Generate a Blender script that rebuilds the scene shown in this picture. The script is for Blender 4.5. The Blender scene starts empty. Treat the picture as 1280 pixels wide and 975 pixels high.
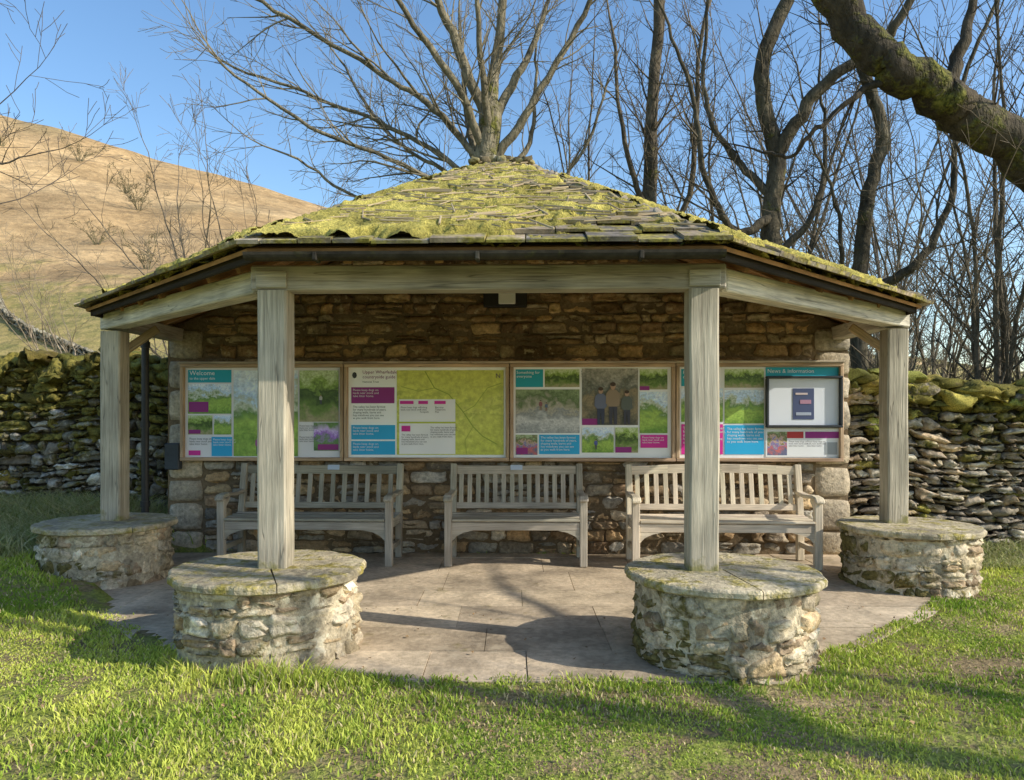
import bpy, math, random
import numpy as np
from mathutils import Vector, Matrix, noise

random.seed(7); NR=np.random.RandomState(11)
SC=bpy.context.scene
COL=SC.collection

# ------------------------------------------------------------ helpers
def empty(name, M=None, parent=None):
    o=bpy.data.objects.new(name,None); COL.objects.link(o)
    o.empty_display_size=.2
    if parent: o.parent=parent
    if M is not None: o.matrix_world=M
    return o

class MB:
    def __init__(s): s.v=[];s.f=[];s.c=[];s.g=[];s.n=0
    def add(s,v,f,col,g=None):
        v=np.asarray(v,dtype=np.float64); k=len(v)
        s.v.append(v)
        n=s.n
        s.f.extend([tuple(i+n for i in q) for q in f])
        col=np.asarray(col,dtype=np.float64)
        if col.ndim==1: col=np.tile(col,(k,1))
        s.c.append(col)
        s.g.append(v if g is None else np.asarray(g,dtype=np.float64))
        s.n+=k
    def obj(s,name,mat,parent=None,smooth=False):
        me=bpy.data.meshes.new(name)
        V=np.concatenate(s.v);C=np.concatenate(s.c);G=np.concatenate(s.g)
        me.from_pydata(V.tolist(),[],s.f)
        a=me.attributes.new('Col','FLOAT_COLOR','POINT'); a.data.foreach_set('color',C.astype(np.float32).ravel())
        b=me.attributes.new('gr','FLOAT_VECTOR','POINT'); b.data.foreach_set('vector',G.astype(np.float32).ravel())
        if smooth: me.polygons.foreach_set('use_smooth',np.ones(len(me.polygons),dtype=bool))
        me.materials.append(mat); me.update()
        o=bpy.data.objects.new(name,me); COL.objects.link(o)
        if parent: o.parent=parent
        return o

def chamfer(hx,hy,hz,b):
    h=(hx,hy,hz); idx={}; vs=[]
    for sx in(-1,1):
        for sy in(-1,1):
            for sz in(-1,1):
                s=(sx,sy,sz)
                for a in range(3):
                    idx[(s,a)]=len(vs)
                    vs.append([s[i]*(h[i] if i==a else h[i]-b) for i in range(3)])
    fs=[]
    for a in range(3):
        o=[i for i in range(3) if i!=a]
        for sa in(-1,1):
            q=[]
            for (p,r) in((-1,-1),(1,-1),(1,1),(-1,1)):
                s=[0,0,0];s[a]=sa;s[o[0]]=p;s[o[1]]=r;q.append(idx[(tuple(s),a)])
            fs.append(q)
    for c in range(3):
        a,b2=[i for i in range(3) if i!=c]
        for sa in(-1,1):
            for sb in(-1,1):
                s0=[0,0,0];s0[a]=sa;s0[b2]=sb;s0[c]=-1;s1=list(s0);s1[c]=1
                s0=tuple(s0);s1=tuple(s1)
                fs.append([idx[(s0,a)],idx[(s1,a)],idx[(s1,b2)],idx[(s0,b2)]])
    for sx in(-1,1):
        for sy in(-1,1):
            for sz in(-1,1):
                s=(sx,sy,sz);fs.append([idx[(s,0)],idx[(s,1)],idx[(s,2)]])
    V=[Vector(v) for v in vs];out=[]
    for q in fs:
        n=(V[q[1]]-V[q[0]]).cross(V[q[2]]-V[q[0]]); ce=sum((V[i] for i in q),Vector())/len(q)
        out.append(tuple(q) if n.dot(ce)>0 else tuple(reversed(q)))
    return np.array(vs),out

def jit(col,a=.12):
    k=1+random.uniform(-a,a); return [col[0]*k,col[1]*k*random.uniform(.97,1.03),col[2]*k,(col[3] if len(col)>3 else 0)]
def box(mb,c,size,col,rot=None,bev=.006,grain=None):
    v,f=chamfer(size[0]/2,size[1]/2,size[2]/2,min(bev,min(size)*.4))
    ax=int(np.argmax(size)) if grain is None else grain
    o=[i for i in range(3) if i!=ax]
    g=np.stack([v[:,ax],v[:,o[0]],v[:,o[1]]],1)+NR.uniform(-20,20,3)
    if rot is not None:
        R=np.array(rot.to_3x3()); v=v@R.T
    mb.add(v+np.array(c),f,jit(col),g)
def beam(mb,a,b,w,h,col,bev=.01,up=Vector((0,0,1))):
    a=Vector(a);b=Vector(b);d=b-a;L=d.length;x=d/L
    y=up.cross(x).normalized();z=x.cross(y)
    R=Matrix((x,y,z)).transposed()
    box(mb,(a+b)/2,(L,w,h),col,R,bev,0)

# ------------------------------------------------------------ materials
def N(nt,t,**k):
    n=nt.nodes.new(t)
    for a,b in k.items(): setattr(n,a,b)
    return n
def math_(nt,op,a,b=None,clamp=False):
    n=N(nt,'ShaderNodeMath',operation=op,use_clamp=clamp)
    for i,x in enumerate((a,b)):
        if x is None: continue
        if isinstance(x,(int,float)): n.inputs[i].default_value=x
        else: nt.links.new(x,n.inputs[i])
    return n.outputs[0]
def noise_(nt,vec,scale,detail=3,rough=.6,dist=0):
    n=N(nt,'ShaderNodeTexNoise'); n.inputs['Scale'].default_value=scale;n.inputs['Detail'].default_value=detail
    n.inputs['Roughness'].default_value=rough;n.inputs['Distortion'].default_value=dist
    nt.links.new(vec,n.inputs['Vector']); return n.outputs['Fac']
def maprange(nt,x,a,b,c,d):
    n=N(nt,'ShaderNodeMapRange'); nt.links.new(x,n.inputs[0])
    for i,q in enumerate((a,b,c,d)): n.inputs[i+1].default_value=q
    return n.outputs[0]
def mixc(nt,f,a,b):
    n=N(nt,'ShaderNodeMix',data_type='RGBA')
    for s,x in((0,f),(6,a),(7,b)):
        if isinstance(x,(int,float)): n.inputs[s].default_value=x
        elif isinstance(x,(tuple,list)): n.inputs[s].default_value=tuple(x[:3])+(1,)
        else: nt.links.new(x,n.inputs[s])
    return n.outputs[2]
def scalec(nt,c,f):
    n=N(nt,'ShaderNodeVectorMath',operation='SCALE'); nt.links.new(c,n.inputs[0]); 
    if isinstance(f,(int,float)): n.inputs[3].default_value=f
    else: nt.links.new(f,n.inputs[3])
    return n.outputs[0]
def newmat(name):
    m=bpy.data.materials.new(name);m.use_nodes=True;nt=m.node_tree
    return m,nt,nt.nodes['Principled BSDF']
def surf(name,scale=20,stretch=None,usegr=False,var=.35,var2=.3,low=1.5,bump=.3,bd=.01,rough=.9,
         moss=((.10,.12,.015),(.26,.25,.04)),mscale=6,lichen=None,crack=False,spec=.2,lich=(.58,.66,.7),det=4):
    m,nt,bs=newmat(name)
    if usegr:
        a=N(nt,'ShaderNodeAttribute',attribute_name='gr'); vec=a.outputs['Vector']
    else: vec=N(nt,'ShaderNodeTexCoord').outputs['Object']
    v2=vec
    if stretch:
        mp=N(nt,'ShaderNodeMapping'); mp.inputs['Scale'].default_value=stretch; nt.links.new(vec,mp.inputs[0]); v2=mp.outputs[0]
    ca=N(nt,'ShaderNodeAttribute',attribute_name='Col')
    n1=noise_(nt,v2,scale,det,.68); n2=noise_(nt,vec,low,2,.6)
    c=scalec(nt,ca.outputs['Color'],maprange(nt,n1,.3,.7,1-var,1+var))
    c=scalec(nt,c,maprange(nt,n2,.3,.7,1-var2,1+var2))
    h=n1
    if lichen:
        nl=noise_(nt,vec,mscale*1.7,3,.7)
        c=mixc(nt,maprange(nt,nl,lich[0],lich[1],0,lich[2]),c,lichen)
    if crack:
        nc=noise_(nt,v2,scale*.35,1,.5)
        cr=math_(nt,'ABSOLUTE',math_(nt,'SUBTRACT',nc,.5)); cr=maprange(nt,cr,0,.012,0,1)
        c=mixc(nt,cr,scalec(nt,c,.55),c); h=math_(nt,'ADD',h,math_(nt,'MULTIPLY',cr,.4))
    if moss:
        n3=noise_(nt,vec,mscale,4,.7)
        f=math_(nt,'MULTIPLY',math_(nt,'SUBTRACT',math_(nt,'ADD',n3,ca.outputs['Alpha']),1.0),7,True)
        n4=noise_(nt,vec,mscale*6,2,.7)
        mc=mixc(nt,maprange(nt,n4,.35,.65,0,1),moss[0],moss[1])
        c=mixc(nt,f,c,mc)
        h=math_(nt,'ADD',h,math_(nt,'MULTIPLY',f,.5))
    nt.links.new(c,bs.inputs['Base Color'])
    bs.inputs['Roughness'].default_value=rough
    bs.inputs['Specular IOR Level'].default_value=spec
    if bump>0:
        b=N(nt,'ShaderNodeBump'); b.inputs['Strength'].default_value=bump;b.inputs['Distance'].default_value=bd
        nt.links.new(h,b.inputs['Height']);nt.links.new(b.outputs[0],bs.inputs['Normal'])
    return m

M_STONE=surf('sandstone',scale=24,var=.45,var2=.35,bump=1,bd=.014,lichen=(.50,.41,.26),mscale=5,moss=((.10,.09,.025),(.24,.20,.05)))
M_PLINTH=surf('plinth_stone',scale=28,var=.5,var2=.4,low=3.2,bump=1,bd=.016,lichen=(.68,.62,.45),mscale=6,moss=((.09,.075,.025),(.22,.18,.06)))
M_LIME=surf('limestone',scale=18,var=.5,var2=.4,bump=1,bd=.02,lichen=(.58,.54,.43),mscale=4,moss=((.05,.05,.012),(.24,.20,.045)))
M_MORTAR=surf('mortar',scale=40,var=.3,bump=.8,bd=.01,mscale=5)
M_SLATE=surf('stone_slate',scale=15,var=.4,var2=.4,bump=.9,bd=.01,lichen=(.44,.39,.28),mscale=5,moss=((.18,.15,.035),(.44,.37,.09)))
M_SLAB=surf('seat_slab',scale=25,var=.4,var2=.4,low=3,bump=1,bd=.014,lichen=(.60,.53,.33),mscale=6,moss=((.19,.16,.04),(.40,.33,.09)))
M_PAVE=surf('paving_stone',scale=22,var=.26,var2=.36,low=1.8,bump=.8,bd=.008,lichen=(.56,.46,.32),mscale=4,moss=((.17,.135,.06),(.28,.23,.10)),lich=(.54,.7,.6))
M_OAK=surf('weathered_oak',scale=9,stretch=(.3,7,7),usegr=True,var=.36,var2=.32,low=1.8,bump=.8,bd=.006,crack=True,mscale=5,moss=((.19,.175,.065),(.32,.29,.13)))
M_TEAK=surf('weathered_teak',scale=12,stretch=(.3,8,8),usegr=True,var=.3,var2=.25,low=2,bump=.5,bd=.003,moss=None)
M_BOARD=surf('roof_boards',scale=10,stretch=(.4,6,6),usegr=True,var=.35,var2=.25,bump=.5,bd=.005,moss=None)
M_BARK=surf('bark',scale=16,stretch=(1,1,.35),var=.55,var2=.45,low=1.3,bump=1,bd=.05,mscale=3,moss=((.05,.055,.01),(.20,.19,.04)))
M_TWIG=surf('twig_bark',scale=6,var=.2,var2=.3,low=1,bump=0,moss=None,det=1)
M_MOSS=surf('moss',scale=80,var=.55,var2=.4,low=3,bump=1,bd=.025,moss=((.14,.10,.05),(.38,.29,.15)),mscale=7)
M_DARK=surf('black_plastic',scale=20,var=.2,bump=.1,rough=.45,moss=None,spec=.4)
M_GUT=surf('old_gutter',scale=14,var=.4,bump=.4,rough=.9,spec=.1,mscale=5,moss=((.05,.05,.02),(.12,.11,.04)))
M_PLAIN=surf('printed_board',scale=3,var=.02,var2=.03,bump=0,rough=.45,moss=None,spec=.35,det=1)
M_HILLM=surf('hill_grass',scale=.7,var=.34,var2=.24,low=.06,bump=.7,bd=.8,moss=((.21,.19,.06),(.38,.29,.11)),mscale=.12,det=6)
M_GROUND=surf('turf',scale=34,var=.5,var2=.35,low=.9,bump=1,bd=.03,moss=((.17,.20,.035),(.36,.39,.08)),mscale=4)

def photomat(name,stops,ns=3,seed=0,amp=.5):
    m,nt,bs=newmat(name)
    a=N(nt,'ShaderNodeAttribute',attribute_name='gr')
    sx=N(nt,'ShaderNodeSeparateXYZ');nt.links.new(a.outputs['Vector'],sx.inputs[0])
    n=noise_(nt,a.outputs['Vector'],ns,3,.6,.4); n2=noise_(nt,a.outputs['Vector'],ns*6,3,.7)
    v=math_(nt,'ADD',sx.outputs[1],math_(nt,'MULTIPLY',math_(nt,'SUBTRACT',n,.5),amp*2))
    v=math_(nt,'ADD',v,math_(nt,'MULTIPLY',math_(nt,'SUBTRACT',n2,.5),.25))
    r=N(nt,'ShaderNodeValToRGB');nt.links.new(v,r.inputs[0])
    el=r.color_ramp.elements
    while len(el)<len(stops): el.new(.5)
    for e,(p,c) in zip(el,stops): e.position=p;e.color=c+(1,)
    c=scalec(nt,r.outputs[0],maprange(nt,n2,.3,.7,.8,1.3))
    nt.links.new(c,bs.inputs['Base Color']);bs.inputs['Roughness'].default_value=.4;bs.inputs['Specular IOR Level'].default_value=.35
    return m
PH={
 'land':photomat('print_landscape',[(0,(.16,.32,.05)),(.35,(.38,.55,.10)),(.55,(.15,.28,.07)),(.68,(.55,.6,.45)),(.8,(.55,.72,.9)),(1,(.8,.88,.95))]),
 'tree':photomat('print_trees',[(0,(.4,.36,.2)),(.3,(.16,.26,.05)),(.55,(.05,.09,.02)),(.75,(.28,.42,.08)),(1,(.6,.7,.4))],4),
 'water':photomat('print_river',[(0,(.35,.37,.38)),(.25,(.62,.63,.62)),(.45,(.28,.3,.31)),(.6,(.45,.42,.33)),(.8,(.12,.18,.07)),(1,(.28,.36,.18))],3.5),
 'flower':photomat('print_flower',[(0,(.08,.17,.05)),(.3,(.16,.3,.1)),(.5,(.38,.18,.65)),(.7,(.7,.55,.9)),(1,(.14,.26,.07))],2.5),
 'people':photomat('print_people',[(0,(.14,.16,.26)),(.3,(.6,.16,.14)),(.45,(.16,.2,.45)),(.6,(.6,.42,.3)),(.75,(.12,.15,.05)),(1,(.4,.5,.28))],4,amp=.7),
 'dark':photomat('print_dark',[(0,(.10,.10,.07)),(.4,(.30,.24,.14)),(.6,(.12,.13,.10)),(1,(.42,.40,.34))],4,amp=.7),
 'map':photomat('print_map',[(0,(.58,.62,.10)),(.38,(.62,.65,.13)),(.42,(.5,.55,.10)),(.46,(.64,.67,.15)),(.62,(.58,.62,.11)),(.65,(.51,.56,.10)),(.68,(.62,.65,.12)),(1,(.62,.65,.12))],2.2,amp=.6),
}
def textmat(name,c):
    m,nt,bs=newmat(name); tc=N(nt,'ShaderNodeTexCoord')
    n=noise_(nt,tc.outputs['Object'],5,1); nt.links.new(mixc(nt,n,c,tuple(x*.9 for x in c)),bs.inputs['Base Color']);bs.inputs['Roughness'].default_value=.5
    return m
T_W=textmat('white_ink',(.9,.9,.9));T_K=textmat('dark_ink',(.12,.11,.13));T_P=textmat('purple_ink',(.25,.03,.2))

def grassmat(name,trans=.25):
    m,nt,bs=newmat(name); ca=N(nt,'ShaderNodeAttribute',attribute_name='Col')
    df=N(nt,'ShaderNodeBsdfDiffuse');nt.links.new(ca.outputs['Color'],df.inputs['Color'])
    tr=N(nt,'ShaderNodeBsdfTranslucent');nt.links.new(ca.outputs['Color'],tr.inputs['Color'])
    mx=N(nt,'ShaderNodeMixShader');mx.inputs[0].default_value=trans
    nt.links.new(df.outputs[0],mx.inputs[1]);nt.links.new(tr.outputs[0],mx.inputs[2])
    nt.links.new(mx.outputs[0],nt.nodes['Material Output'].inputs['Surface'])
    nt.nodes.remove(bs)
    return m
M_GRASS=grassmat('grass_blades')

# ------------------------------------------------------------ terrain
def sstep(a,b,x):
    t=np.clip((x-a)/(b-a),0,1);return t*t*(3-2*t)
def smoothn(x,y,s,seed):
    r=np.random.RandomState(seed);z=0
    for k in range(7):
        a=r.uniform(0,6.28);f=s*r.uniform(.5,1.8);z=z+np.sin((x*math.cos(a)+y*math.sin(a))*f+r.uniform(0,6.28))
    return z/7
def inpoly(x,y,P):
    r=np.ones(np.shape(x),bool)
    for i in range(len(P)):
        a=P[i];b=P[(i+1)%len(P)];r&=((b[0]-a[0])*(y-a[1])-(b[1]-a[1])*(x-a[0]))>0
    return r
poly=[(-1.75,4.07),(1.45,4.02),(3.0,5.4),(3.75,6.3),(3.8,7.78),(-3.9,7.82),(-3.9,6.55),(-3.05,5.5)]
polyin=[(a*.95,b+(.12 if b<6 else 0)) for a,b in poly]
def bare(x,y):
    b=np.exp(-(((x-2.75)/.65)**2+((y-4.2-.3*(x-2.5))/.18)**2))
    b=b+.8*np.exp(-(((x-1.0)/.8)**2+((y-3.75)/.12)**2))+.7*np.exp(-(((x-1.35)/.3)**2+((y-3.05)/.12)**2))
    b=b+.6*np.exp(-(((x+.6)/.9)**2+((y-3.88)/.08)**2))+.25*np.exp(-(((x-3.9)/.5)**2+((y-5.3)/.4)**2))
    b=b+.3*np.clip(smoothn(x,y,3.1,75),0,1)
    b=b*(.6+1.1*smoothn(x,y,13,71)+.6*smoothn(x,y,31,72))
    return np.clip(b*1.3,0,1)
def gz(x,y):
    x=np.asarray(x,float);y=np.asarray(y,float)
    z=.010*np.sin(x*1.7+y*.9)+.010*np.sin(x*.8-y*2.1+1)
    z=z+.14*sstep(-2.6,-4.2,x)*sstep(4.6,6.5,y)
    z=z+.10*sstep(-2.5,-5,x)*sstep(3,4.5,y)
    near=(np.abs(x)<5)&(y>3.6)&(y<8.6)
    z=np.where(near,np.maximum(z,.002),z)
    z=np.where(inpoly(x,y,polyin),-.04,z)
    z=z+sstep(9,30,y)*.3
    return z
def axis(lo,hi,c0,c1,st,g=1.13):
    a=list(np.arange(c0,c1+1e-6,st)); s=st;x=c1
    while x<hi: s*=g;x+=s;a.append(min(x,hi))
    s=st;x=c0;b=[]
    while x>lo: s*=g;x-=s;b.append(max(x,lo))
    return np.array(b[::-1]+a)
def sheet(name,X,Y,zf,colf,mat):
    XX,YY=np.meshgrid(X,Y);Z=zf(XX,YY)
    V=np.stack([XX.ravel(),YY.ravel(),Z.ravel()],1);nx=len(X);ny=len(Y)
    i=(np.arange(ny-1)[:,None]*nx+np.arange(nx-1)[None]).ravel()
    F=np.stack([i,i+1,i+nx+1,i+nx],1)
    mb=MB();mb.add(V,F.tolist(),colf(XX.ravel(),YY.ravel(),Z.ravel()))
    return mb.obj(name,mat,None,True)
def gcol(x,y,z):
    c=np.tile(np.array([.26,.20,.10,.60]),(len(x),1))
    far=sstep(8.5,13,y)[:,None]
    c=c*(1-far)+np.array([.22,.22,.07,.7])*far
    b=bare(x,y)
    c[:,3]-=.45*b;c[:,:3]+=np.array([.10,.065,.035])*b[:,None]
    return c
sheet('ground',axis(-700,700,-7,7,.07),axis(-300,900,1,10,.07),gz,gcol,M_GROUND)
HX=[-400,-200,-101,-89,-71,-38,0,41,101,400];HZ=[115,82,61,58,52.5,43.5,32,17,8,5]
def hz(x,y):
    t=np.clip((y-30)/120,-.2,1)
    H=np.interp(x,HX,HZ)
    h=H*t
    h=h-sstep(150,400,y)*H*.5
    h=h+.4*np.sin(x*.35+2)*np.sin(y*.21)*np.clip(t*3,0,1)+1.0*smoothn(x,y,.09,4)*np.clip(t*2,0,1)+.35*smoothn(x,y,.5,14)*np.clip(t*2,0,1)
    return h-.4
def hcol(x,y,z):
    t=np.clip(.5+.9*smoothn(x*.5,z*2.2,.16,21)+.6*smoothn(x,y,.5,22),0,1)[:,None]
    c=np.array([.40,.265,.125])*(1-t)+np.array([.54,.375,.19])*t
    cl=sstep(.3,.55,smoothn(x+z,z*3,.12,23))[:,None]*.6
    c=c*(1-cl)+np.array([.26,.20,.10])*cl
    tr=np.abs(np.sin(z*.55+1.3*np.sin(x*.05)+.6*smoothn(x,y,.1,25)))
    c=c*(1-.22*(tr<.13)[:,None])
    lo=1-sstep(9,24,z+3*np.sin(x*.13))
    return np.concatenate([c,(.24+.5*lo)[:,None]],1)
sheet('hill',axis(-400,400,-130,40,1.0),axis(30,420,31,160,1.0),hz,hcol,M_HILLM)

# ------------------------------------------------------------ stone generator
def stone_template(n=4,e=5):
    idx={};vs=[];fs=[]
    def vid(p):
        k=tuple(round(q,5) for q in p)
        if k not in idx: idx[k]=len(vs);vs.append(k)
        return idx[k]
    for a in range(3):
        for s in(-1,1):
            for i in range(n):
                for j in range(n):
                    q=[]
                    for(di,dj)in((0,0),(1,0),(1,1),(0,1)):
                        p=[0,0,0];p[a]=s;p[(a+1)%3]=-1+2*(i+di)/n;p[(a+2)%3]=-1+2*(j+dj)/n
                        q.append(vid(p))
                    fs.append(q if s>0 else q[::-1])
    V=np.array(vs);V=np.sign(V)*np.abs(V)**.8
    V/= (np.sum(np.abs(V)**e,axis=1)**(1/e))[:,None]
    return V,np.array(fs)
ST6,SF6=stone_template(4,7)
ST4,SF4=stone_template(4,5)
def stones(mb,rects,depth,prot,mapping,colfn,gap=.008,rough=.012,skew=.12,wave=0,sharp=False):
    ST,SF=(ST6,SF6) if sharp else (ST4,SF4)
    R=np.array(rects);n=len(R);k=len(ST)
    T=ST[None]
    hw=(R[:,2]/2-gap)[:,None];hh=(R[:,3]/2-gap)[:,None]
    cu=(R[:,0]+R[:,2]/2)[:,None];cv=(R[:,1]+R[:,3]/2)[:,None]
    c=NR.uniform(-1,1,(6,n,1))
    X=T[:,:,0];Y=T[:,:,1];Z=T[:,:,2]
    ph=NR.uniform(0,6.28,(6,n,1));fr=NR.uniform(2,4.5,(6,n,1))
    nz=np.sin(X*fr[0]+Z*fr[1]+ph[0])+np.sin(Z*fr[2]+Y*fr[3]+ph[1])+.6*np.sin(X*2.2*fr[4]+ph[2])*np.sin(Z*2*fr[5]+ph[3])
    U=cu+hw*(X+skew*(c[0]*Z+c[1]*X*Z))+rough*.5*nz
    V=cv+hh*(Z+skew*1.2*(c[2]*X+c[3]*X*Z))+rough*.5*np.roll(nz,3,axis=1)
    O=(Y-1)*depth/2+prot*c[4]+rough*nz*(Y>0)
    if wave: V=V+wave*np.sin(U*1.9+1)+wave*.6*np.sin(U*4.3)
    P=mapping(U,O,V).reshape(-1,3)
    cols=np.array([colfn(*r) for r in rects])
    C=np.repeat(cols,k,axis=0)
    F=(SF[None]+(np.arange(n)*k)[:,None,None]).reshape(-1,4)
    mb.add(P,F.tolist(),C)
def courses(L,H,h0,h1,w0,w1,keep=None,u0=0,v0=0):
    out=[];v=v0
    while v<v0+H-.02:
        h=random.uniform(h0,h1)
        if v+h>v0+H-.5*h0: h=v0+H-v
        u=u0
        while u<u0+L-.01:
            w=random.uniform(w0,w1)*(.7+.6*random.random())
            if u+w>u0+L-.6*w0: w=u0+L-u
            if keep is None or keep(u,v,w,h):
                if random.random()<.22 and w>.15 and h>.1:
                    k=random.uniform(.4,.6);out.append((u,v,w,h*k));out.append((u,v+h*k,w,h*(1-k)))
                else: out.append((u,v,w,h))
            u+=w
        v+=h
    return out
def pick(pal,moss=0.,ja=.25):
    c=random.choice(pal);k=random.uniform(1-ja,1+ja)
    return [c[0]*k,c[1]*k,c[2]*k,moss]
SAND=[(.48,.32,.165),(.41,.275,.145),(.34,.24,.14),(.52,.37,.20),(.43,.33,.21),(.30,.20,.115),(.46,.37,.25)]
GREY=[(.36,.32,.25),(.43,.39,.31),(.28,.25,.2),(.32,.26,.19),(.48,.43,.35)]

# ------------------------------------------------------------ shelter
CX=-.1
MS=Matrix.Translation((CX,6.5,0))@Matrix.Rotation(math.radians(-1.5),4,'Z')@Matrix.Translation((0,-6.5,0))
SH=empty('stone_shelter',MS)
EZ=2.36; AZ=3.67
F1=(-1.33,4.22,EZ);F2=(1.33,4.22,EZ);S1=(-3.58,6.45,EZ-.02);S2=(3.54,6.45,EZ-.02);B1=(-3.58,9.25,EZ-.02);B2=(3.54,9.25,EZ-.02);A1=(-.2,7.0,AZ);A2=(.2,7.0,AZ)
FAC=[[F1,F2,A2,A1],[S1,F1,A1],[F2,S2,A2],[B1,S1,A1],[S2,B2,A2],[B2,B1,A1,A2]]
FAC=[[Vector(p) for p in f] for f in FAC]
def plane_z(f,x,y):
    n=(f[1]-f[0]).cross(f[2]-f[0]).normalized();return f[0].z-((x-f[0].x)*n.x+(y-f[0].y)*n.y)/n.z
def zroof(x,y): return min(plane_z(f,x,y) for f in FAC)
def clip(poly,cp):
    out=poly
    for i in range(len(cp)):
        a=cp[i];b=cp[(i+1)%len(cp)];inp=out;out=[]
        if not inp: return []
        def side(p): return (b[0]-a[0])*(p[1]-a[1])-(b[1]-a[1])*(p[0]-a[0])
        for j in range(len(inp)):
            p=inp[j];q=inp[(j+1)%len(inp)];sp=side(p);sq=side(q)
            if sp>=0: out.append(p)
            if (sp>=0)!=(sq>=0):
                t=sp/(sp-sq);out.append((p[0]+t*(q[0]-p[0]),p[1]+t*(q[1]-p[1])))
    return out
def prism(mb,top,bot,col,g=None):
    n=len(top);v=list(top)+list(bot)
    f=[tuple(range(n)),tuple(range(2*n-1,n-1,-1))]+[(i,n+i,n+(i+1)%n,(i+1)%n) for i in range(n)]
    mb.add([tuple(p) for p in v],f,col,g)
slates=MB();boards=MB();moss=MB()
for fi,f in enumerate(FAC):
    o=f[0];u=(f[1]-f[0]).normalized();n=u.cross(f[2]-f[0]).normalized();s=n.cross(u)
    P2=[((p-o).dot(u),(p-o).dot(s)) for p in f]
    W=P2[1][0];Hh=max(p[1] for p in P2)
    cp=[(P2[0][0]-.03,-.06),(P2[1][0]+.03,-.06)]+[(p[0],p[1]+.01) for p in P2[2:]]
    row=-.07
    while row<Hh:
        e=.24-.11*row/Hh
        x=-random.uniform(0,.3)
        while x<W+.05:
            w=random.uniform(.16,.40)
            pl_=clip([(x+.004,row+random.uniform(-.01,.012)),(x+w-.004,row+random.uniform(-.012,.012)),(x+w-.004,row+e+.09),(x+.004,row+e+.09)],cp)
            if len(pl_)>=3:
                th=random.uniform(.014,.030);lift=random.uniform(0,.010)
                def off(p): return .006+lift+(.030)*(1-(p[1]-row)/(e+.09))
                top=[o+u*p[0]+s*p[1]+n*(off(p)+th) for p in pl_]
                bot=[o+u*p[0]+s*p[1]+n*(off(p)) for p in pl_]
                prism(slates,top,bot,pick([(.25,.21,.16),(.29,.245,.185),(.20,.17,.135),(.32,.25,.17)],.56 if fi in(0,1,2) else .4))
            x+=w
        row+=e
    bp=[(P2[0][0],0.0),(P2[1][0],0.0)]+P2[2:]
    yy=0.0
    while yy<Hh:
        pl_=clip([(-.1,yy+.003),(W+.1,yy+.003),(W+.1,yy+.147),(-.1,yy+.147)],bp)
        if len(pl_)>=3:
            top=[o+u*p[0]+s*p[1]-n*.002 for p in pl_];bot=[o+u*p[0]+s*p[1]-n*.026 for p in pl_]
            sd=random.uniform(0,50)
            prism(boards,top,bot,jit((.36,.20,.09,0),.2),[(p[0]+sd,p[1],0) for p in pl_]*2)
        yy+=.15
    nr=int(W/.45)
    for i in range(1,nr):
        x=W*i/nr
        st=clip([(x-.02,.1),(x+.02,.1),(x+.02,Hh),(x-.02,Hh)],bp)
        if len(st)>=3:
            ym=max(p[1] for p in st)
            if ym>.5: beam(boards,o+u*x+s*.12-n*.075,o+u*x+s*(ym-.05)-n*.075,.05,.09,(.34,.19,.09),.004,n)
    if fi in(0,1,2):
        g=.016;nx=int(W/g)+1;ny=int(Hh/g)+1
        ids={};V=[];C=[]
        for j in range(ny):
            for i in range(nx):
                x=i*g+.01;y=j*g
                inside=True
                for a in range(len(bp)):
                    p=bp[a];q=bp[(a+1)%len(bp)]
                    if (q[0]-p[0])*(y-p[1])-(q[1]-p[1])*(x-p[0])<-.012: inside=False;break
                if not inside: continue
                q=o+u*x+s*y
                b=noise.fractal(q*1.7+Vector((3,1,fi)),.8,2.1,6)
                edge=min(1,(y+.02)/.42)
                if fi==0:
                    xr=(x-W/2)/(W/2*(1.02-y/Hh)+.05)
                    bias=.56-.5*max(0,abs(xr)-.88)*3 -.55*(1-edge)-.15*max(0,xr-.4)
                else: bias=.16-.3*(1-edge)
                f2=noise.noise(q*10)*.5+noise.noise(q*24)*.4+noise.noise(q*50)*.3
                mval=b*.95+bias+f2*.15
                hgt=.032+ max(-.04,min(.056,mval*.14))+f2*.034*(1 if mval>-.1 else .5)
                ids[(i,j)]=len(V);V.append(tuple(q+n*hgt))
                t=max(0,min(1,.5+f2*.9+b*.5))
                C.append((.28+.33*t,.25+.26*t,.055+.07*t,.27+.36*(noise.noise(q*2.6+Vector((9,9,9))))))
        Fq=[]
        for (i,j),a in ids.items():
            b_=ids.get((i+1,j));c_=ids.get((i+1,j+1));d_=ids.get((i,j+1))
            if b_ is not None and c_ is not None and d_ is not None: Fq.append((a,b_,c_,d_))
        moss.add(V,Fq,C)
slates.obj('roof_slates',M_SLATE,SH);boards.obj('roof_boarding',M_BOARD,SH);moss.obj('roof_moss',M_MOSS,SH,True)
rid=MB()
def caps(a,b,size,mossv,lift=.05):
    a=Vector(a);b=Vector(b);L=(b-a).length;d=(b-a)/L
    side=Vector((0,0,1)).cross(d).normalized();up=d.cross(side)
    rects=[];x=0
    while x<L-.05:
        w=min(size*random.uniform(.8,1.3),L-x);rects.append((x,-.075,w,.15));x+=w
    def mp(U,O,V):
        D=np.array(d);S=np.array(side);Uu=np.array(up)
        return np.array(a)+U[...,None]*D+V[...,None]*S+(O+lift)[...,None]*Uu
    stones(rid,rects,.05,.008,mp,lambda *r:pick([(.24,.20,.15),(.28,.23,.16)],mossv),gap=.003)
caps((A1[0]-.1,7,AZ+.0),(A2[0]+.1,7,AZ+.0),.22,.62,.08)
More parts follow.
